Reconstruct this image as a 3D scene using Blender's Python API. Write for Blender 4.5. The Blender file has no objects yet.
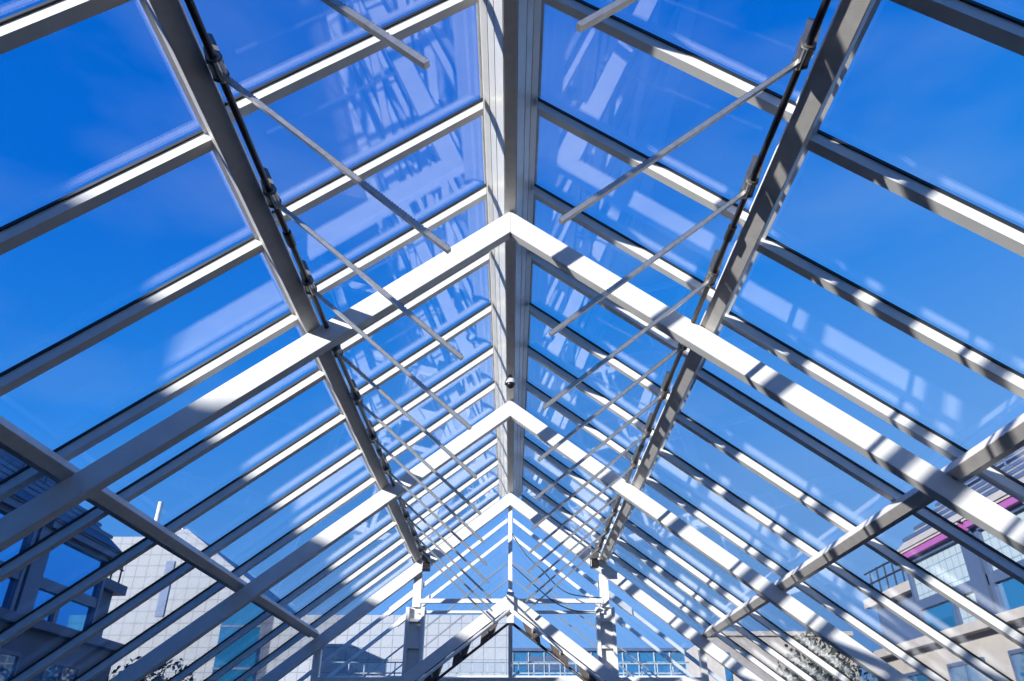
import bpy, bmesh, math, random
from mathutils import Vector, Matrix
random.seed(7)
scene = bpy.context.scene
COL = scene.collection

# ------------------------------------------------------------------ materials
def new_mat(name):
    m = bpy.data.materials.new(name); m.use_nodes = True
    nt = m.node_tree; b = nt.nodes['Principled BSDF']
    return m, nt, b

def paint(name, rgb, rough=.45, metal=0.0, var=.04, scale=6.0, spec=.5):
    m, nt, b = new_mat(name)
    n = nt.nodes.new('ShaderNodeTexNoise'); n.inputs['Scale'].default_value = scale; n.inputs['Detail'].default_value = 5
    tc = nt.nodes.new('ShaderNodeTexCoord'); nt.links.new(tc.outputs['Object'], n.inputs['Vector'])
    r = nt.nodes.new('ShaderNodeValToRGB')
    lo = [max(0, c*(1-var*2)) for c in rgb]; hi = [min(1, c*(1+var)) for c in rgb]
    r.color_ramp.elements[0].position = .3; r.color_ramp.elements[0].color = (*lo, 1)
    r.color_ramp.elements[1].position = .7; r.color_ramp.elements[1].color = (*hi, 1)
    nt.links.new(n.outputs['Fac'], r.inputs['Fac']); nt.links.new(r.outputs['Color'], b.inputs['Base Color'])
    b.inputs['Roughness'].default_value = rough; b.inputs['Metallic'].default_value = metal
    b.inputs['Specular IOR Level'].default_value = spec
    return m

def glass_sheet(name, tint, r0=.05, rough=0.0, power=5.0):
    """clear sheet: straight transmission plus Schlick reflection"""
    m = bpy.data.materials.new(name); m.use_nodes = True
    nt = m.node_tree; nt.nodes.clear()
    out = nt.nodes.new('ShaderNodeOutputMaterial')
    tr = nt.nodes.new('ShaderNodeBsdfTransparent'); tr.inputs['Color'].default_value = (*tint, 1)
    gl = nt.nodes.new('ShaderNodeBsdfGlossy'); gl.inputs['Roughness'].default_value = rough
    gl.inputs['Color'].default_value = (.95, .97, 1, 1)
    mix = nt.nodes.new('ShaderNodeMixShader')
    geo = nt.nodes.new('ShaderNodeNewGeometry')
    dot = nt.nodes.new('ShaderNodeVectorMath'); dot.operation = 'DOT_PRODUCT'
    nt.links.new(geo.outputs['Incoming'], dot.inputs[0]); nt.links.new(geo.outputs['Normal'], dot.inputs[1])
    ab = nt.nodes.new('ShaderNodeMath'); ab.operation = 'ABSOLUTE'; nt.links.new(dot.outputs['Value'], ab.inputs[0])
    inv = nt.nodes.new('ShaderNodeMath'); inv.operation = 'SUBTRACT'; inv.inputs[0].default_value = 1; nt.links.new(ab.outputs[0], inv.inputs[1])
    pw = nt.nodes.new('ShaderNodeMath'); pw.operation = 'POWER'; pw.inputs[1].default_value = power; nt.links.new(inv.outputs[0], pw.inputs[0])
    ml = nt.nodes.new('ShaderNodeMath'); ml.operation = 'MULTIPLY_ADD'; ml.inputs[1].default_value = 1-r0; ml.inputs[2].default_value = r0
    nt.links.new(pw.outputs[0], ml.inputs[0])
    nt.links.new(ml.outputs[0], mix.inputs[0]); nt.links.new(tr.outputs[0], mix.inputs[1]); nt.links.new(gl.outputs[0], mix.inputs[2])
    nt.links.new(mix.outputs[0], out.inputs['Surface'])
    return m

def mirror_glass(name, base, metal=.0, rough=.03):
    m, nt, b = new_mat(name)
    n = nt.nodes.new('ShaderNodeTexNoise'); n.inputs['Scale'].default_value = .8
    bp = nt.nodes.new('ShaderNodeBump'); bp.inputs['Strength'].default_value = .03
    nt.links.new(n.outputs['Fac'], bp.inputs['Height']); nt.links.new(bp.outputs[0], b.inputs['Normal'])
    b.inputs['Base Color'].default_value = (*base, 1); b.inputs['Metallic'].default_value = metal
    b.inputs['Roughness'].default_value = rough; b.inputs['Specular IOR Level'].default_value = 1.0; b.inputs['IOR'].default_value = 2.0
    return m

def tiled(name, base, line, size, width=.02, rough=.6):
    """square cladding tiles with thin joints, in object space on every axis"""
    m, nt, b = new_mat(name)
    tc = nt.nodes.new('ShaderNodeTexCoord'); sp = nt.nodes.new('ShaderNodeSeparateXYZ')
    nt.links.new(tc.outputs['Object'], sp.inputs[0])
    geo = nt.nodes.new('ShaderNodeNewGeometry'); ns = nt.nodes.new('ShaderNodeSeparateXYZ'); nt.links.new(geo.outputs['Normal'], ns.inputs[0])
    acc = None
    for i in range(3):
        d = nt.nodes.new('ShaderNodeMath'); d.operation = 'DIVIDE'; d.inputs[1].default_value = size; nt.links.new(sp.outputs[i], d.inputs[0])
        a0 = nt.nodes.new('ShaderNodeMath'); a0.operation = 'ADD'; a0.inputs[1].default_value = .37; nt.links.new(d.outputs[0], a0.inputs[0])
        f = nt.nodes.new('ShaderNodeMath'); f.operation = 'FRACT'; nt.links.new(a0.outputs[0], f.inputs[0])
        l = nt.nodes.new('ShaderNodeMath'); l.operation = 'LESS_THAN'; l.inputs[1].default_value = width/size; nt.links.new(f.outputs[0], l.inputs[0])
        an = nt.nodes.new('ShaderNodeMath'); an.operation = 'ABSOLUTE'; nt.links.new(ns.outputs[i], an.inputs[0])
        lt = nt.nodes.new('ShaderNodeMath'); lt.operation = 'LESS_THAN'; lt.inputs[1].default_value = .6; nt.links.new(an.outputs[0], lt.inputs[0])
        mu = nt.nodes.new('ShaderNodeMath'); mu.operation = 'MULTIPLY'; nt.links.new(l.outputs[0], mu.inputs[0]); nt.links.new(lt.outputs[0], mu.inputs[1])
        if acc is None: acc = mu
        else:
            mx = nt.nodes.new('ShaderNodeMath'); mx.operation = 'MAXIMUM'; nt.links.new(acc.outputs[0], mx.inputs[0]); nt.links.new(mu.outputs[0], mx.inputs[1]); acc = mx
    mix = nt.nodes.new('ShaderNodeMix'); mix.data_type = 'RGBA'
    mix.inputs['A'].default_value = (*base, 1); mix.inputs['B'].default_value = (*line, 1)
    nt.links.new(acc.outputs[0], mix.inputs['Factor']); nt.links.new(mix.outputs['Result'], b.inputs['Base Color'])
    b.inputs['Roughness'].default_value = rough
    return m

M = {
 'white': paint('white_paint', (.72, .71, .69), .38),
 'bar': paint('bar_paint', (.70, .69, .67), .35),
 'purlin': paint('purlin_paint', (.64, .605, .57), .4, 0, .05, 14),
 'gasket': paint('rubber_gasket', (.015, .02, .03), .5),
 'zinc': paint('galvanised_steel', (.50, .49, .47), .3, .75, .1, 30),
 'shaft': paint('dark_steel', (.05, .05, .055), .4, .6),
 'bracket': paint('bracket_steel', (.22, .215, .21), .35, .7, .1, 20),
 'black': paint('black_plastic', (.02, .02, .022), .3),
 'pane': glass_sheet('roof_glass', (.965, .985, 1.0), .095),
 'endpane': glass_sheet('gable_glass', (.95, .975, 1.0), .05),
 'tile': tiled('white_cladding', (.33, .345, .37), (.17, .19, .22), .66, .045),
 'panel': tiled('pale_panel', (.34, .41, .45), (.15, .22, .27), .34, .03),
 'stone': paint('beige_stone', (.42, .38, .34), .75, 0, .06, 2),
 'shadestone': paint('shade_blue_metal', (.05, .085, .16), .5, .2, .1, 1),  # left house: dark blue of shade and skylight put into the wall colour
 'mullion': paint('blue_grey_frame', (.09, .13, .22), .4, .3),
 'magenta': paint('magenta_fascia', (.34, .09, .30), .5),
 'skyglass': mirror_glass('blue_reflective_glass', (.06, .42, .85), 1.0),
 'teal': mirror_glass('teal_glass', (.01, .11, .24)),
 'dormerglass': mirror_glass('dormer_glass', (.55, .62, .70), .9),
 'ground': paint('grey_paving', (.08, .072, .062), .85, 0, .1, .6),
 'floor': tiled('stone_floor', (.085, .062, .05), (.05, .045, .04), .6, .015, .5),
 'wallin': paint('plaster', (.16, .14, .125), .8),
 'plate': paint('brown_gusset', (.10, .075, .07), .5),
 'leaf': paint('leaf_green', (.05, .065, .04), .6, 0, .3, 3),
 'bark': paint('bark', (.10, .08, .06), .9),
}

# ------------------------------------------------------------------ helpers
def obj(name, bm, mat, parent=None, bevel=0, smooth=False):
    me = bpy.data.meshes.new(name); bmesh.ops.recalc_face_normals(bm, faces=bm.faces); bm.to_mesh(me); bm.free()
    me.materials.append(M[mat])
    o = bpy.data.objects.new(name, me); COL.objects.link(o)
    if parent: o.parent = parent
    if smooth:
        for p in me.polygons: p.use_smooth = True
    if bevel:
        b = o.modifiers.new('bevel', 'BEVEL'); b.width = bevel; b.segments = 2; b.limit_method = 'ANGLE'
    return o
def empty(name, loc=(0, 0, 0)):
    o = bpy.data.objects.new(name, None); COL.objects.link(o); o.location = loc; o.empty_display_size = .2; return o
def tag(o, label, cat, group=None, kind=None):
    o['label'] = label; o['category'] = cat
    if group: o['group'] = group
    if kind: o['kind'] = kind
    return o
def struct(o): o['kind'] = 'structure'; return o
def prism(bm, pts, axis, a, b):
    """closed polygon extruded along an axis. axis 'y': pts are (x,z); 'x': pts are (y,z); 'z': pts are (x,y)"""
    def P(p, t):
        return {'y': (p[0], t, p[1]), 'x': (t, p[0], p[1]), 'z': (p[0], p[1], t)}[axis]
    A = [bm.verts.new(P(p, a)) for p in pts]; B = [bm.verts.new(P(p, b)) for p in pts]
    n = len(pts)
    bm.faces.new(A); bm.faces.new(B[::-1])
    for i in range(n): bm.faces.new((A[i], A[(i+1) % n], B[(i+1) % n], B[i]))
def box(bm, x0, x1, y0, y1, z0, z1): prism(bm, [(x0, z0), (x1, z0), (x1, z1), (x0, z1)], 'y', y0, y1)
def tube(bm, p0, p1, r, seg=12, r2=None):
    p0, p1 = Vector(p0), Vector(p1); d = p1-p0
    mat = Matrix.Translation((p0+p1)/2) @ d.to_track_quat('Z', 'Y').to_matrix().to_4x4()
    bmesh.ops.create_cone(bm, cap_ends=True, segments=seg, radius1=r, radius2=r if r2 is None else r2, depth=d.length, matrix=mat)
def bar3(bm, p0, p1, w, h, up=(0, 1, 0)):
    """rectangular bar between two points; w across, h along 'up'"""
    p0, p1 = Vector(p0), Vector(p1); d = (p1-p0).normalized(); u = Vector(up); u = (u-d*u.dot(d)).normalized(); s = d.cross(u)
    vs = []
    for p in (p0, p1):
        for a, b in ((-1, -1), (1, -1), (1, 1), (-1, 1)): vs.append(bm.verts.new(p+s*a*w/2+u*b*h/2))
    for q in ((0, 1, 2, 3), (7, 6, 5, 4), (0, 4, 5, 1), (1, 5, 6, 2), (2, 6, 7, 3), (3, 7, 4, 0)): bm.faces.new([vs[i] for i in q])
NB = bmesh.new

# ------------------------------------------------------------------ roof geometry (camera at the origin, z up, ridge along y)
H0, T = 4.06, math.tan(math.radians(37.5))
FL = -1.65                      # floor level below the lens
EAVE = 5.75
def zr(x, off): return H0+off-T*abs(x)
def slope_poly(side, xa, xb, lo, hi):
    return [(side*xa, zr(xa, lo)), (side*xb, zr(xb, lo)), (side*xb, zr(xb, hi)), (side*xa, zr(xa, hi))]
FRAMES = [-6.775, -2.775, 1.225, 5.225, 9.225, 13.225]
Y_END = 13.225
SIDES = ((-1, 'left'), (1, 'right'))
ORD = ['first', 'second', 'third', 'fourth', 'fifth', 'sixth', 'seventh', 'eighth', 'ninth', 'tenth', 'eleventh', 'twelfth', 'thirteenth', 'fourteenth']
XU0, XU1 = 1.555, 1.655         # upper purlin
XL0, XL1 = 3.20, 3.28         # lower purlin

def pe(o, e):
    o.data.transform(Matrix.Translation(-Vector(e.location))); return o
# portal frames
frame_names = {5.225: 'white gabled portal frame nearest the viewer, spanning the whole picture',
               9.225: 'white gabled portal frame in the middle of the three, dome camera before its peak',
               13.225: 'white gabled portal frame farthest away, framing the glazed end gable'}
for y in FRAMES:
    e = empty('portal_frame', (0, y, H0))
    for s, nm in SIDES:
        bm = NB(); prism(bm, slope_poly(s, 0.0, EAVE+.1, 0, .235), 'y', y, y+.10)
        pe(obj('rafter', bm, 'white', e, .006), e)
    if y in frame_names: tag(e, frame_names[y], 'roof frame')
    else: tag(e, 'white gabled portal frame of the hall overhead behind the viewer', 'roof frame', 'portal frames behind the viewer')
    # fine welded joint at the peak
    bm = NB(); box(bm, -.003, .003, -.0015, .0, 0.0, .235); j = obj('peak_joint', bm, 'purlin', e)

# ridge beam with its flanking boards
e = empty('ridge_beam', (0, 0, 4.3)); tag(e, 'long ridge beam running away overhead along the top of the glass roof', 'beam')
Y0, Y1 = -6.775, 13.325
YR = 14.25   # the glazed roof oversails the end gable a little
bm = NB(); box(bm, -.048, .048, Y0, YR, 4.298, 4.66); pe(obj('beam_web', bm, 'purlin', e, .005), e)
for s, nm in SIDES:
    bm = NB()
    prism(bm, [(s*.053, 4.315), (s*.112, 4.415), (s*.112, 4.66), (s*.053, 4.66)], 'y', Y0, YR)
    prism(bm, [(s*.116, 4.43), (s*.160, 4.495), (s*.160, 4.66), (s*.116, 4.66)], 'y', Y0, YR)
    prism(bm, [(s*.164, 4.51), (s*.215, 4.565), (s*.215, 4.62), (s*.164, 4.66)], 'y', Y0, YR)
    pe(obj('ridge_board', bm, 'bar', e), e)
bm = NB(); prism(bm, [(-.24, 4.60), (-.05, 4.74), (.05, 4.74), (.24, 4.60), (.24, 4.64), (0, 4.82), (-.24, 4.64)], 'y', Y0, YR)
pe(obj('ridge_cap', bm, 'bar', e), e)

# purlins
purlin_lab = {('upper', 'left'): 'long grey upper purlin on the left slope with the dark drive shaft beside it',
              ('upper', 'right'): 'long upper purlin on the right slope crossed by alternating bars of shadow',
              ('lower', 'left'): 'shaded grey lower purlin at lower left, nearest the eave of the left slope',
              ('lower', 'right'): 'sunlit lower purlin at lower right, nearest the eave of the right slope'}
for s, nm in SIDES:
    for lv, xa, xb in (('upper', XU0, XU1), ('lower', XL0, XL1)):
        e = empty('purlin', (s*xa, 0, zr(xa, .24))); tag(e, purlin_lab[(lv, nm)], 'roof beam')
        bm = NB()
        # square to the slope: bottom edge a-b, sides perpendicular
        px, pz = s*math.sin(math.atan(T)), math.cos(math.atan(T))
        h = .118 if lv == 'upper' else .105
        A = (s*xa, zr(xa, .242)); B = (s*xb, zr(xb, .242))
        prism(bm, [A, B, (B[0]+px*h, B[1]+pz*h), (A[0]+px*h, A[1]+pz*h)], 'y', Y0, Y1)
        pe(obj('beam', bm, 'purlin', e, .005), e)
        if lv == 'upper':
            bm = NB(); prism(bm, slope_poly(s, 1.745, 1.775, .47, .512), 'y', Y0, YR)
            pe(obj('glazing_rail', bm, 'bar', e), e)
            bm = NB(); prism(bm, slope_poly(s, 1.702, 1.742, .555, .665), 'y', Y0, YR)
            pe(obj('vent_sill', bm, 'bar', e), e)
        else:
            bm = NB(); prism(bm, slope_poly(s, xb+.06, xb+.10, .34, .393), 'y', Y0, Y1)
            pe(obj('glazing_rail', bm, 'bar', e), e)
# eave beams
for s, nm in SIDES:
    bm = NB(); prism(bm, slope_poly(s, EAVE-.25, EAVE, .1, .392), 'y', Y0, YR)
    o = obj('trim_'+('1' if s < 0 else '2'), bm, 'white'); struct(o)

# glazing bars -------------------------------------------------------
def make_bar(side, xa, xb, lo, hi, w, y):
    e = empty('glazing_bar', (side*xa, y, zr(xa, lo)))
    bm = NB(); prism(bm, slope_poly(side, xa, xb, lo, hi-.022), 'y', y, y+w)
    pe(obj('bar', bm, 'bar', e), e)
    bm = NB(); prism(bm, slope_poly(side, xa, xb, hi-.024, hi), 'y', y-.012, y+w+.012)
    pe(obj('gasket', bm, 'gasket', e), e)
    return e
def dup(o, dy):
    c = o.copy(); COL.objects.link(c); c.location.y += dy
    for ch in o.children:
        d = ch.copy(); COL.objects.link(d); d.parent = c
        for g in ch.children:
            h = g.copy(); COL.objects.link(h); h.parent = d
    return c
YB = [5.165+k for k in range(-11, 10)]
def where(y):
    if y < 5: return ('%s before the nearest portal frame' % ORD[round(5.165-y)-1])
    k = round(y-5.165)
    if k == 0: return 'on top of the nearest portal frame'
    if k == 4: return 'directly above the middle portal frame'
    if k == 8: return 'directly above the farthest portal frame'
    if k == 9: return 'just beyond the farthest portal frame'
    if k < 4: return '%s one past the nearest portal frame' % ORD[k-1]
    return '%s one past the middle portal frame' % ORD[k-5]
for s, nm in SIDES:
    for band, xa, xb, lo, hi, w in (('upper', .217, 1.70, .555, .665, .07), ('lower', 1.73, EAVE-.02, .395, .512, .075)):
        first = None
        for y in YB:
            if first is None: b = first = make_bar(s, xa, xb, lo, hi, w, y)
            else: b = dup(first, y-YB[0])
            g = '%s glazing bars of the %s roof slope' % (band, nm)
            if y > 2.0 - (1.0 if band == 'lower' else -.6):
                place = 'between ridge and purlin' if band == 'upper' else 'from purlin to eave'
                tag(b, '%s-slope glazing bar %s, %s' % (nm, place, where(y)), 'glazing bar', g)
            else:
                tag(b, '%s glazing bar of the %s slope overhead behind the viewer' % (band, nm), 'glazing bar', g+' behind the viewer')

# glass panes --------------------------------------------------------
wn = 1
for s, nm in SIDES:
    for xa, xb, off in ((.23, 1.75, .667), (1.75, XL0+.12, .514), (XL0+.12, EAVE, .514)):
        first = None
        for y in YB[:-1]:
            bm = NB(); prism(bm, slope_poly(s, xa, xb, off, off+.014), 'y', y+.04, y+1.035)
            if first is None:
                first = o = obj('window_%d' % wn, bm, 'pane'); y_first = y
            else:
                bm.free(); o = first.copy(); o.name = 'window_%d' % wn; COL.objects.link(o); o.location.y = y-y_first
            struct(o); wn += 1

# vent gear: shafts, brackets, racks ---------------------------------
for s, nm in SIDES:
    xs, zs = 1.50, 3.09 if s < 0 else 3.14
    e = empty('drive_shaft', (s*xs, 0, zs))
    tag(e, 'dark round drive shaft running beside the %s upper purlin' % nm, 'drive shaft')
    bm = NB(); tube(bm, (s*xs, Y0+.1, zs), (s*xs, 13.1, zs), .020, 16); pe(obj('shaft', bm, 'shaft', e, smooth=True), e)
    for yc in (-4.0, 0.0, 4.05, 8.05, 12.05):
        bm = NB(); tube(bm, (s*xs, yc-.07, zs), (s*xs, yc+.07, zs), .029, 16); pe(obj('coupling', bm, 'shaft', e), e)
    # rack and pinion drives
    xe, ze = (.268, 1.96) if s < 0 else (.222, 2.09)
    first = None; yr = [2.60+k-4 for k in range(0, 15)]
    if s > 0: yr = [y-.04 for y in yr]
    for i, y in enumerate(yr):
        if first is None:
            f = empty('rack_drive', (s*xs, y, zs))
            L = Vector((s*xe-s*xs, 0, ze-zs)); d = L.normalized(); n = Vector((-d.z, 0, d.x))
            if n.z < 0: n = -n
            st = Vector((0, .045, -.01))-d*.07; en = L+Vector((0, .045, -.01))
            bm = NB(); bar3(bm, st, en, .026, .022, n)
            obj('rack_rod', bm, 'zinc', f)
            # toothed edge of the rack
            bm = NB(); k = .0; tot = (en-st).length
            while k < tot-.02:
                p = st+d*(k+.008)+n*.013; bar3(bm, p, p+d*.008, .018, .009, n); k += .018
            obj('rack_teeth', bm, 'bracket', f)
            # pinion housing: side plates with round eyes, and hanger arm to the purlin
            for yy in (-.035, .075):
                bm = NB(); pts = []
                for a in range(0, 16):
                    an = a/15*math.pi+math.atan2(d.z, d.x)-math.pi/2; pts.append((.046*math.cos(an), .046*math.sin(an)))
                tx, tz = s*.075, .19
                pts += [(tx-.035*s*s, tz+.02), (tx+.035, tz-.01)]
                cx = [Vector((p[0], p[1])) for p in pts]; c = sum(cx, Vector((0, 0)))/len(cx)
                cx.sort(key=lambda p: math.atan2(p.y-c.y, p.x-c.x))
                prism(bm, [(p.x, p.y) for p in cx], 'y', yy-.004, yy+.004)
                obj('hanger_plate', bm, 'bracket', f)
            bm = NB(); tube(bm, (0, -.05, 0), (0, .09, 0), .038, 20); obj('pinion_housing', bm, 'bracket', f, .004)
            bm = NB(); tube(bm, (-.02*s, -.045, -.035), (-.02*s, .085, -.035), .012, 10); obj('bolt', bm, 'zinc', f)
            bm = NB(); tube(bm, (s*.07, -.045, .15), (s*.07, .085, .15), .010, 10); obj('bolt', bm, 'zinc', f)
            first = f; o = f
        else:
            o = dup(first, y-yr[0])
        if y > 1.2:
            kk = i-3
            if kk == 0: w = 'only its tip in view at top'
            elif kk <= 3: w = '%s counted from the picture top' % ORD[kk]
            elif kk <= 7: w = '%s past the nearest portal frame' % ORD[kk-4]
            else: w = '%s past the middle portal frame' % ORD[kk-8]
            tag(o, '%s-slope vent rack drive, %s' % (nm, w), 'vent drive', 'vent rack drives on the %s slope' % nm)
        else:
            tag(o, '%s-side vent rack drive overhead behind the viewer' % nm, 'vent drive', 'vent rack drives behind the viewer, %s side' % nm)
    # motor at the far end of the shaft
    m = empty('drive_motor', (s*1.44, 12.95, zs-.06)); tag(m, 'small dark motor at the far end of the %s drive shaft' % nm, 'motor')
    bm = NB(); tube(bm, (0, -.11, 0), (0, .13, 0), .075, 20); obj('motor_body', bm, 'bracket', m, .01)
    bm = NB(); box(bm, -.07, .07, -.06, .08, -.20, -.07); obj('gearbox', bm, 'black', m, .012)
    bm = NB(); box(bm, -.04+s*.06, .04+s*.06, -.02, .03, .05, .22); obj('mounting_arm', bm, 'bracket', m)

# dome camera under the ridge beam
e = empty('security_camera', (0, 8.52, 4.30)); tag(e, 'small white dome security camera hanging under the ridge beam', 'security camera')
bm = NB(); tube(bm, (0, 0, 0), (0, 0, -.05), .03, 20); obj('mount', bm, 'bracket', e)
bm = NB(); tube(bm, (0, 0, -.05), (0, 0, -.115), .062, 28, .075); obj('camera_housing', bm, 'white', e, .006)
bm = NB(); bmesh.ops.create_uvsphere(bm, u_segments=24, v_segments=14, radius=.055, matrix=Matrix.Translation((0, 0, -.118))); obj('lens_dome', bm, 'black', e, smooth=True)

# ------------------------------------------------------------------ glazed end gable
YE = Y_END+.10
def gable_z(x): return zr(x, .0)
e = empty('gable_mullion', (0, YE, FL)); tag(e, 'slender white central mullion hanging from the far peak', 'mullion')
bm = NB(); box(bm, -.035, .035, YE-.02, YE+.08, FL, H0-.03); pe(obj('post', bm, 'white', e, .004), e)
bm = NB(); box(bm, -.05, .05, YE-.035, YE-.02, 2.3, 2.52); pe(obj('joint_plate', bm, 'purlin', e), e)
for s, nm in SIDES:
    e = empty('gable_column', (s*1.62, YE, FL)); tag(e, 'white double-flange column of the end gable on the %s of the centre' % nm, 'column')
    bm = NB(); box(bm, s*1.62-.16, s*1.62-.10, YE-.03, YE+.14, FL, 2.30); box(bm, s*1.62+.10, s*1.62+.16, YE-.03, YE+.14, FL, 2.30)
    box(bm, s*1.62-.06, s*1.62+.08, YE-.02, YE+.14, 2.30, zr(1.62, .0)+.05)
    pe(obj('flange', bm, 'white', e, .005), e)
    bm = NB(); box(bm, s*1.62-.10, s*1.62+.10, YE+.05, YE+.075, FL, 2.30); pe(obj('web', bm, 'white', e), e)
    bm = NB()
    z = -1.3
    while z < 2.2:
        box(bm, s*1.62-.10, s*1.62+.10, YE-.02, YE+.05, z, z+.05); z += .42
    pe(obj('batten', bm, 'bar', e), e)
    e = empty('gable_mullion', (s*3.2, YE, FL)); tag(e, 'outer white mullion of the end gable beneath the %s lower purlin' % nm, 'mullion')
    bm = NB(); box(bm, s*3.2-.05, s*3.2+.05, YE-.02, YE+.10, FL, zr(3.2, 0)+.02); pe(obj('post', bm, 'white', e, .004), e)
# transoms
for (z0, z1, dy, lab) in ((2.365, 2.435, 0, 'upper white crossbar joining the two end columns at the peak of the lower gable'),
                          (2.20, 2.245, .03, 'lower thin white crossbar just under the upper one in the end gable'),
                          (1.02, 1.20, .02, 'broad white bottom crossbar of the end gable at the bottom edge of the picture')):
    bm = NB(); xx = 1.6 if z0 > 2 else 3.2
    box(bm, -xx, xx, YE-.03+dy, YE+.04+dy, z0, z1); o = obj('crossbar', bm, 'white', None, .004)
    tag(o, lab, 'crossbar')
# end glass: panes between posts
cells = [(-5.6, -3.25), (-3.15, -1.62), (-1.62, -.035), (.035, 1.62), (1.62, 3.15), (3.25, 5.6)]
for a, b in cells:
    bm = NB()
    pts = [(a, FL+.1), (b, FL+.1), (b, zr(b, .1)), (a, zr(a, .1))]
    prism(bm, pts, 'y', YE+.105, YE+.118)
    o = obj('window_%d' % wn, bm, 'endpane'); struct(o); wn += 1

# lower lattice gable standing before the glass
YL = YE-.40
e = empty('lattice_gable', (0, YL-.3, 2.3)); tag(e, 'low white gabled lattice truss with brown gusset plates at the foot of the end gable', 'truss')
for s, nm in SIDES:
    def lz(x, o): return 2.42+o-T*abs(x)*.97
    def lp(xa, xb, lo, hi): return [(s*xa, lz(xa, lo)), (s*xb, lz(xb, lo)), (s*xb, lz(xb, hi)), (s*xa, lz(xa, hi))]
    bm = NB(); prism(bm, lp(0, 3.3, -.20, .02), 'y', YL-.14, YL-.05); pe(obj('top_chord', bm, 'white', e, .005), e)
    bm = NB(); tube(bm, (0, YL-.22, lz(0, -.27)), (s*3.3, YL-.22, lz(3.3, -.27)), .027, 14); pe(obj('bottom_chord', bm, 'white', e, smooth=True), e)
    bm = NB(); tube(bm, (0, YL+.0, lz(0, -.42)), (s*3.3, YL+.0, lz(3.3, -.42)), .022, 14); pe(obj('bottom_chord', bm, 'shaft', e, smooth=True), e)
    x = .16
    while x < 3.1:
        bm = NB(); prism(bm, [(s*x, lz(x, -.19)), (s*(x+.30), lz(x+.30, -.19)), (s*(x+.33), lz(x+.33, -.44)), (s*(x+.10), lz(x+.10, -.38))], 'y', YL-.12, YL+.06)
        pe(obj('gusset_plate', bm, 'plate', e), e)
        bm = NB(); tube(bm, (s*(x+.2), YL-.22, lz(x+.2, -.27)), (s*(x+.2), YL, lz(x+.2, -.41)), .014, 8); pe(obj('spacer', bm, 'bar', e), e)
        x += .44
bm = NB(); box(bm, -.06, .06, YL-.2, YL-.02, 1.95, 2.44); pe(obj('peak_bracket', bm, 'purlin', e, .006), e)

# drooping cables on the right of the end gable
def cable(name, pts, r, lab):
    # smooth sweep through the points
    P = [Vector(p) for p in pts]; Q = []
    for i in range(len(P)-1):
        p0, p1, p2, p3 = P[max(0, i-1)], P[i], P[i+1], P[min(len(P)-1, i+2)]
        for k in range(6):
            t = k/6; Q.append(.5*((2*p1)+(p2-p0)*t+(2*p0-5*p1+4*p2-p3)*t*t+(3*p1-p0-3*p2+p3)*t**3))
    Q.append(P[-1]); bm = bmesh.new(); rings = []
    for i, q in enumerate(Q):
        d = (Q[min(i+1, len(Q)-1)]-Q[max(i-1, 0)]).normalized(); u = d.orthogonal().normalized() if i == 0 else (u-d*u.dot(d)).normalized(); v = d.cross(u)
        rings.append([bm.verts.new(q+(u*math.cos(a*math.pi/4)+v*math.sin(a*math.pi/4))*r) for a in range(8)])
    for A, B in zip(rings, rings[1:]):
        for k in range(8): bm.faces.new((A[k], A[(k+1) % 8], B[(k+1) % 8], B[k]))
    bm.faces.new(rings[0]); bm.faces.new(rings[-1][::-1])
    o = obj(name, bm, 'shaft', None, 0, True); tag(o, lab, 'cable'); return o
cable('cable', [(.03, 13.29, 3.55), (.28, 13.2, 3.15), (.55, 13.1, 2.87), (.78, 13.1, 2.62), (1.0, 13.05, 2.47), (1.3, 13.1, 2.43), (1.56, 13.15, 2.42)], .009, 'upper dark cable drooping to the right end column')
cable('cable', [(.03, 13.29, 3.0), (.35, 13.22, 2.70), (.65, 13.18, 2.43), (.85, 13.17, 2.30), (1.1, 13.15, 2.21), (1.5, 13.2, 2.20)], .009, 'lower dark cable drooping to the right end column below the crossbar')

# thin gabled chevron bars added beyond the end glass
for i, (y, z) in enumerate(((15.1, 4.32), (16.4, 4.32), (18.6, 4.3), (20.6, 4.3))):
    e = empty('added_chevron', (0, y, z))
    tag(e, '%s thin gabled chevron bar added outside beyond the end glass' % ['nearest', 'second nearest', 'second farthest', 'farthest'][i], 'rafter', 'chevron bars added outside')
    for s, nm in SIDES:
        t2 = T*1.02; th = .085 if i < 2 else .04
        bm = NB(); prism(bm, [(s*.06, -T*.06), (s*6, -t2*6), (s*6, th-t2*6), (s*.06, th-T*.06)], 'y', 0, .05)
        obj('rafter', bm, 'bar' if i < 2 else 'zinc', e)
        if i < 2:
            bm = NB(); prism(bm, [(s*1.72, -.03-t2*1.72), (s*2.35, -.03-t2*2.35), (s*2.35, .11-t2*2.35), (s*1.72, .11-t2*1.72)], 'y', -.03, .08)
            obj('sleeve', bm, 'purlin', e)
    bm = NB(); box(bm, -.04, .04, -.01, .06, -.12, .05); obj('peak_plate', bm, 'purlin', e)

# ------------------------------------------------------------------ hall shell
bm = NB(); box(bm, -EAVE, EAVE, Y0, YE+.1, FL-.1, FL); struct(obj('floor', bm, 'floor'))
for s, nm in SIDES:
    bm = NB(); x = s*EAVE; box(bm, min(x, x-s*.2), max(x, x-s*.2), Y0, YE+.1, FL, zr(EAVE, .12)); struct(obj('wall_'+nm, bm, 'wallin'))
bm = NB(); prism(bm, [(-EAVE, FL), (EAVE, FL), (EAVE, zr(EAVE, .3)), (0, zr(0, .6)), (-EAVE, zr(EAVE, .3))], 'y', Y0-.2, Y0-.02); struct(obj('wall_back', bm, 'wallin'))
bm = NB(); box(bm, -120, 120, -60, 160, FL-.3, FL-.12); o = obj('ground', bm, 'ground'); struct(o)

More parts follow.
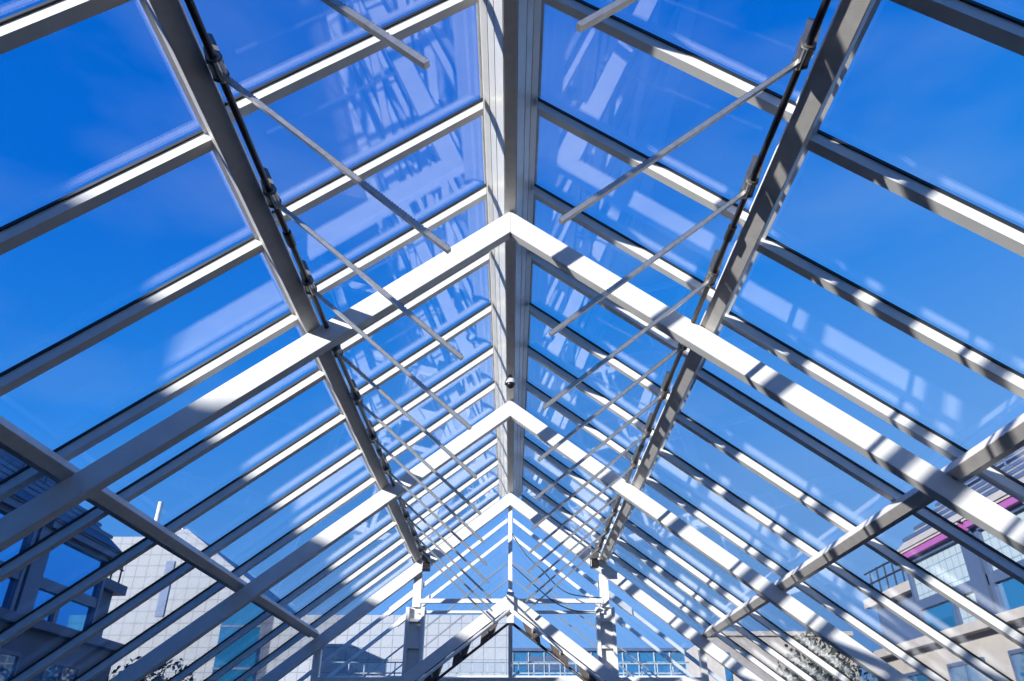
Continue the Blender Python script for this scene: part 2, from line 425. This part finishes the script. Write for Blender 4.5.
# ------------------------------------------------------------------ buildings outside
# white tiled block straight ahead, left of centre
YT = 46
bm = NB()
prism(bm, [(-42, FL-.15), (-.1, FL-.15), (-.1, 7.5), (-13.9, 7.5), (-15.7, 9.5), (-20.1, 12.6), (-22.5, 12.1), (-42, 12.1)], 'y', YT, YT+12)
e = obj('tiled_building', bm, 'tile'); tag(e, 'white square-tiled building straight ahead with a sloping roofline and flat parapet', 'building')
bm = NB(); tube(bm, (-22.6, YT+1, 12.0), (-22.6, YT+1, 14.6), .16, 10); obj('mast', bm, 'white', e)
bm = NB(); tube(bm, (-20.6, YT+.5, 12.2), (-20.6, YT+.5, 13.8), .07, 10); obj('mast', bm, 'white', e)
bm = NB(); box(bm, -20.9, -20.4, YT-.06, YT+.0, 7.4, 10.6); obj('wall_slot', bm, 'mullion', e)
# dark blue glazed stair tower in front of it
e = empty('stair_tower', (-13.8, 40.6, FL-.12)); tag(e, 'narrow dark blue glazed stair tower in front of the white tiled building', 'tower')
bm = NB(); box(bm, -14.9, -12.85, 40.5, 42.6, FL-.12, 7.35); pe(obj('glazed_shaft', bm, 'teal', e), e)
bm = NB()
for z in (.0, 2.0, 4.0, 6.0, 7.30): box(bm, -14.93, -12.82, 40.45, 40.52, z, z+.1)
pe(obj('floor_band', bm, 'mullion', e), e)

# teal glass office right of centre
e = empty('glass_office', (5, 43, FL-.12)); tag(e, 'long teal glass office block right of centre with white mullions', 'building')
bm = NB(); box(bm, .05, 10.4, 43, 56, FL-.12, 5.2); pe(obj('glass_wall', bm, 'teal', e), e)
bm = NB()
for z in (4.5, 3.4, 1.9, .5): box(bm, .05, 10.4, 42.9, 43.0, z, z+.07)
for k in range(13): box(bm, .1+k*.84, .15+k*.84, 42.92, 43.0, FL, 5.2)
pe(obj('mullion_grid', bm, 'panel', e), e)
bm = NB(); box(bm, .0, 10.45, 42.8, 43.2, 5.15, 5.3); pe(obj('parapet', bm, 'mullion', e), e)
bm = NB(); box(bm, .8, 4.9, 42.95, 43.02, 4.2, 4.9); pe(obj('dark_window', bm, 'mullion', e), e)

# balcony bridge with railing
e = empty('balcony_bridge', (0, 22.5, 1.5)); tag(e, 'white balcony bridge low behind the end gable with a post railing', 'bridge')
bm = NB(); box(bm, -5, 5, 22.5, 24.5, 1.45, 2.07); pe(obj('deck', bm, 'white', e), e)
bm = NB()
for z in (2.12, 2.40): box(bm, -5, 5, 22.5, 22.53, z, z+.028)
pe(obj('rail', bm, 'panel', e), e)
for k in range(24):
    bm = NB(); x = -4.95+k*.43; box(bm, x, x+.025, 22.5, 22.53, 2.07, 2.42); pe(obj('post', bm, 'panel', e), e)
bm = NB(); box(bm, -4.95, 4.95, 22.515, 22.53, 2.14, 2.40); pe(obj('glass_infill', bm, 'endpane', e), e)
bm = NB()
for x in (-4.6, 4.6): box(bm, x-.2, x+.2, 23.3, 23.7, FL-.12, 1.45)
pe(obj('pier', bm, 'white', e), e)

# beige block
e = empty('beige_block', (10, 28, FL-.12)); tag(e, 'plain pinkish beige wall block beside the teal office', 'building')
bm = NB(); box(bm, 6.85, 11.6, 27, 31.5, FL-.12, 3.75); pe(obj('wall', bm, 'stone', e), e)
bm = NB(); box(bm, 6.8, 11.65, 26.9, 27.3, 3.72, 3.86); pe(obj('coping', bm, 'stone', e), e)
bm = NB(); box(bm, 7.15, 7.35, 26.95, 27.0, 1.0, 3.2); pe(obj('window', bm, 'teal', e), e)

def town_house(side, x, y0, y1, ybay, zwall, zatt, wall, roof, fascia, lab):
    """facade parallel to the hall: masonry below, glazed attic bays under a straight coloured eave and a pitched roof"""
    e = empty('town_house', (side*x, (y0+y1)/2, FL-.12)); tag(e, lab, 'building')
    X = side*x
    def bx(bm, d0, d1, ya, yb, za, zb):  # d: outwards from the facade towards the hall
        a, b = X-side*d0, X-side*d1; box(bm, min(a, b), max(a, b), ya, yb, za, zb)
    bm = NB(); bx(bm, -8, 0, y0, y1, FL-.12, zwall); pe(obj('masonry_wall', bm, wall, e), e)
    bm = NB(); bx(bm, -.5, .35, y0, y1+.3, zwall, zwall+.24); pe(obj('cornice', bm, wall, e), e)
    bm = NB(); bx(bm, -8, -.5, y0, ybay, zwall, zatt+.2); pe(obj('attic_wall', bm, 'shadestone', e), e)
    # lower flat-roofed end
    bm = NB(); bx(bm, -6, -.4, ybay, y1-.3, zwall, zatt-.75); pe(obj('end_pavilion', bm, 'shadestone' if side < 0 else 'mullion', e), e)
    bm = NB(); bx(bm, -6.2, -.1, ybay+.1, y1, zatt-.75, zatt-.45); pe(obj('flat_roof', bm, wall, e), e)
    y = y0+1.0
    while y < y1-2.0:
        bm = NB(); bx(bm, -.1, .04, y, y+1.7, zwall-2.3, zwall-.7); w = pe(obj('window', bm, 'teal', e), e)
        bm = NB(); bx(bm, .0, .09, y-.08, y, zwall-2.4, zwall-.6); bx(bm, .0, .09, y+1.7, y+1.78, zwall-2.4, zwall-.6); bx(bm, 0, .09, y+.82, y+.88, zwall-2.3, zwall-.7)
        bx(bm, 0, .09, y, y+1.7, zwall-.7, zwall-.6)
        bx(bm, 0, .14, y-.1, y+1.8, zwall-2.45, zwall-2.3); pe(obj('window_frame', bm, 'mullion', e), e)
        y += 3.1
    W = 4.15; yb = ybay; zm = zatt-1.22
    while yb-W > y0-.1:
        ya = yb-W
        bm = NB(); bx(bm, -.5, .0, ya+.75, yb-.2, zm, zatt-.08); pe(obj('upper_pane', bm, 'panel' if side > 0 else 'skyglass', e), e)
        for q, (p0, p1) in enumerate(((ya+.75, ya+1.9), (ya+2.1, yb-.2))):
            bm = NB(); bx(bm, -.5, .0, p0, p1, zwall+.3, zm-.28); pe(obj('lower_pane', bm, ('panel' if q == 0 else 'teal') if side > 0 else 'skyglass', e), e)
        bm = NB()
        bx(bm, -.6, .15, ya+.05, ya+.72, zwall+.24, zatt); bx(bm, -.6, .12, yb-.2, yb-.05, zwall+.24, zatt)
        bx(bm, -.6, .08, ya+1.9, ya+2.1, zwall+.24, zm)
        bx(bm, -.6, .10, ya+.05, yb-.05, zm-.28, zm); bx(bm, -.6, .12, ya+.05, yb-.05, zatt-.1, zatt+.02)
        pe(obj('bay_frame', bm, 'mullion', e), e)
        bm = NB(); bx(bm, -.3, .30, ya+.25, yb+.02, zatt+.02, zatt+.26); pe(obj('eave_fascia', bm, fascia, e), e)
        bm = NB(); bx(bm, .30, .34, ya+.25, yb+.02, zatt+.20, zatt+.30); pe(obj('gutter', bm, wall, e), e)
        yb -= W
    # pitched roof, its rake showing at the far end
    bm = NB(); prism(bm, [(X-side*.38, zatt+.27), (X+side*4.4, zatt+4.3), (X+side*7.9, zatt+.9), (X+side*7.6, zatt+.6), (X+side*4.4, zatt+3.9), (X+side*.1, zatt+.27)], 'y', y0, ybay+.1)
    pe(obj('pitched_roof', bm, roof, e), e)
    bm = NB(); k = 0
    while k < 9:   # raised standing seams
        a_, b_ = .1+k*.48, .14+k*.48
        prism(bm, [(X+side*a_, zatt+.30+(a_+.38)*.843), (X+side*b_, zatt+.30+(b_+.38)*.843), (X+side*b_, zatt+.40+(b_+.38)*.843), (X+side*a_, zatt+.40+(a_+.38)*.843)], 'y', y0, ybay+.12); k += 1
    pe(obj('roof_batten', bm, 'mullion', e), e)
    # railings: on the flat end roof and along the pitched roof
    bm = NB(); zb = zatt-.45
    for zz in (zb+.5, zb+.9): tube(bm, (X+side*.3, ybay+1.0, zz), (X+side*.3, y1-.2, zz), .035, 8)
    yy = ybay+1.0
    while yy < y1-.1:
        tube(bm, (X+side*.3, yy, zb), (X+side*.3, yy, zb+.95), .03, 8); yy += .6
    pe(obj('roof_railing', bm, 'shaft', e), e)
    bm = NB(); xr, zr_ = X+side*1.2, zatt+.27+1.58*.843
    for zz in (.5, .95): tube(bm, (xr, y0, zr_+zz), (xr, ybay-1.5, zr_+zz), .035, 8)
    yy = y0+.1
    while yy < ybay-1.5:
        tube(bm, (xr, yy, zr_-.1), (xr, yy, zr_+.95), .03, 8); yy += 1.2
    pe(obj('roof_railing', bm, 'mullion', e), e)
    return e
town_house(1, 13, 11.8, 28.8, 24.8, 3.1, 5.65, 'stone', 'stone', 'magenta', 'beige building at right with magenta eaves, pale attic panels and a roof railing')
town_house(-1, 13, 12.2, 26.3, 24.4, 3.1, 5.65, 'shadestone', 'shadestone', 'mullion', 'dark blue shaded building at lower left with large blue attic windows')

# tall block on the left behind the viewer that throws the shade across the lower left
SUN = Vector((-1, -.95, .40)); S = SUN.normalized()
P = Vector((-2.66, 5.2, zr(2.66, .5))) + SUN*11.0
e = empty('office_block', (P.x-5, -10, FL-.12)); tag(e, 'tall plain office block outside on the left behind the viewer', 'building')
bm = NB(); box(bm, P.x-12, P.x, -34, 11.0, FL-.12, P.z); pe(obj('wall', bm, 'stone', e), e)
bm = NB(); box(bm, P.x-11, P.x, -34, -6.2, P.z, P.z+.30); pe(obj('parapet', bm, 'stone', e), e)
for k in range(12):
    bm = NB()
    for zz in (0.0, 3.2): box(bm, P.x-.05, P.x+.04, -32+k*3.3, -30.2+k*3.3, zz, zz+1.7)
    pe(obj('window', bm, 'teal', e), e)

# tree in front of the tiled building
def tree(x, y, z0, h, r, lab):
    e = empty('leafy_tree', (x, y, z0)); tag(e, lab, 'tree')
    bm = NB(); tube(bm, (0, 0, 0), (0, 0, h*.7), .12, 10, .05)
    for k in range(7):
        a = k*.9; tube(bm, (0, 0, h*(.35+.05*k)), (r*.7*math.cos(a), r*.7*math.sin(a), h*(.6+.05*k)), .04, 6, .015)
    obj('trunk', bm, 'bark', e)
    bm = NB()
    for k in range(1500):
        v = Vector((random.gauss(0, 1), random.gauss(0, 1), random.gauss(0, 1))).normalized()*random.random()**.4
        p = Vector((v.x*r, v.y*r, h*.72+v.z*h*.30)); u = Vector((random.uniform(-1, 1), random.uniform(-1, 1), random.uniform(-1, 1))).normalized()
        w = u.orthogonal().normalized(); q = u.cross(w); sz = random.uniform(.06, .12)
        bm.faces.new([bm.verts.new(p+w*sz), bm.verts.new(p+q*sz*.5), bm.verts.new(p-w*sz), bm.verts.new(p-q*sz*.5)])
    obj('foliage', bm, 'leaf', e)
tree(-11.2, 25.5, FL-.12, 4.7, 1.5, 'small leafy tree before the white tiled wall at the bottom left')
tree(9.3, 24, FL-.12, 5.2, 1.4, 'small leafy tree beyond the beige building at lower right')

# ------------------------------------------------------------------ sky, sun, camera
w = bpy.data.worlds.new('sky'); scene.world = w; w.use_nodes = True
nt = w.node_tree; bg = nt.nodes['Background']
tc = nt.nodes.new('ShaderNodeTexCoord'); sp = nt.nodes.new('ShaderNodeSeparateXYZ'); nt.links.new(tc.outputs['Generated'], sp.inputs[0])
# height of the sky direction, shifted a little so the sky is paler on the right
ma = nt.nodes.new('ShaderNodeMath'); ma.operation = 'MULTIPLY_ADD'; ma.inputs[1].default_value = -.22; nt.links.new(sp.outputs['X'], ma.inputs[0]); nt.links.new(sp.outputs['Z'], ma.inputs[2])
cr = nt.nodes.new('ShaderNodeValToRGB'); el = cr.color_ramp.elements
stops = [(0.0, (.14, .36, .82)), (.12, (.21, .47, .95)), (.28, (.12, .395, .97)), (.48, (.02, .275, .92)), (.70, (.0, .175, .80)), (1.0, (.0, .135, .70))]
el[0].position = 0; el[0].color = (*stops[0][1], 1); el[1].position = 1; el[1].color = (*stops[-1][1], 1)
for p, c in stops[1:-1]:
    n = el.new(p); n.color = (*c, 1)
nt.links.new(ma.outputs[0], cr.inputs[0])
# faint high haze
nz = nt.nodes.new('ShaderNodeTexNoise'); nz.inputs['Scale'].default_value = 2.2; nz.inputs['Detail'].default_value = 6
mp = nt.nodes.new('ShaderNodeMapping'); mp.inputs['Scale'].default_value = (1, 1, 3); nt.links.new(tc.outputs['Generated'], mp.inputs[0]); nt.links.new(mp.outputs[0], nz.inputs['Vector'])
r2 = nt.nodes.new('ShaderNodeValToRGB'); r2.color_ramp.elements[0].position = .5; r2.color_ramp.elements[1].position = .85
r2.color_ramp.elements[0].color = (0, 0, 0, 1); r2.color_ramp.elements[1].color = (.22, .22, .22, 1); nt.links.new(nz.outputs['Fac'], r2.inputs[0])
mx = nt.nodes.new('ShaderNodeMix'); mx.data_type = 'RGBA'; mx.inputs['B'].default_value = (.6, .75, 1, 1)
nt.links.new(cr.outputs[0], mx.inputs['A']); nt.links.new(r2.outputs[0], mx.inputs['Factor']); nt.links.new(mx.outputs['Result'], bg.inputs['Color'])
bg.inputs['Strength'].default_value = 1.0

sl = bpy.data.lights.new('sun', 'SUN'); sl.energy = 10.0; sl.angle = math.radians(.6); sl.color = (1, .955, .89)
so = bpy.data.objects.new('sun', sl); COL.objects.link(so); so.rotation_euler = S.to_track_quat('Z', 'Y').to_euler()

cam = bpy.data.cameras.new('camera'); co = bpy.data.objects.new('camera', cam); COL.objects.link(co)
cam.sensor_width = 36; cam.lens = 743.2/1024*36; cam.clip_start = .05; cam.clip_end = 500
cam.shift_x = 1.6/1024
co.rotation_euler = (math.radians(90+29.53), 0, 0)
scene.camera = co
vs = scene.view_settings; vs.view_transform = 'Standard'; vs.look = 'None'; vs.gamma = 1; vs.exposure = 0; vs.use_curve_mapping = False
scene.cycles.transparent_max_bounces = 24; scene.cycles.max_bounces = 10
scene.cycles.use_denoising = True
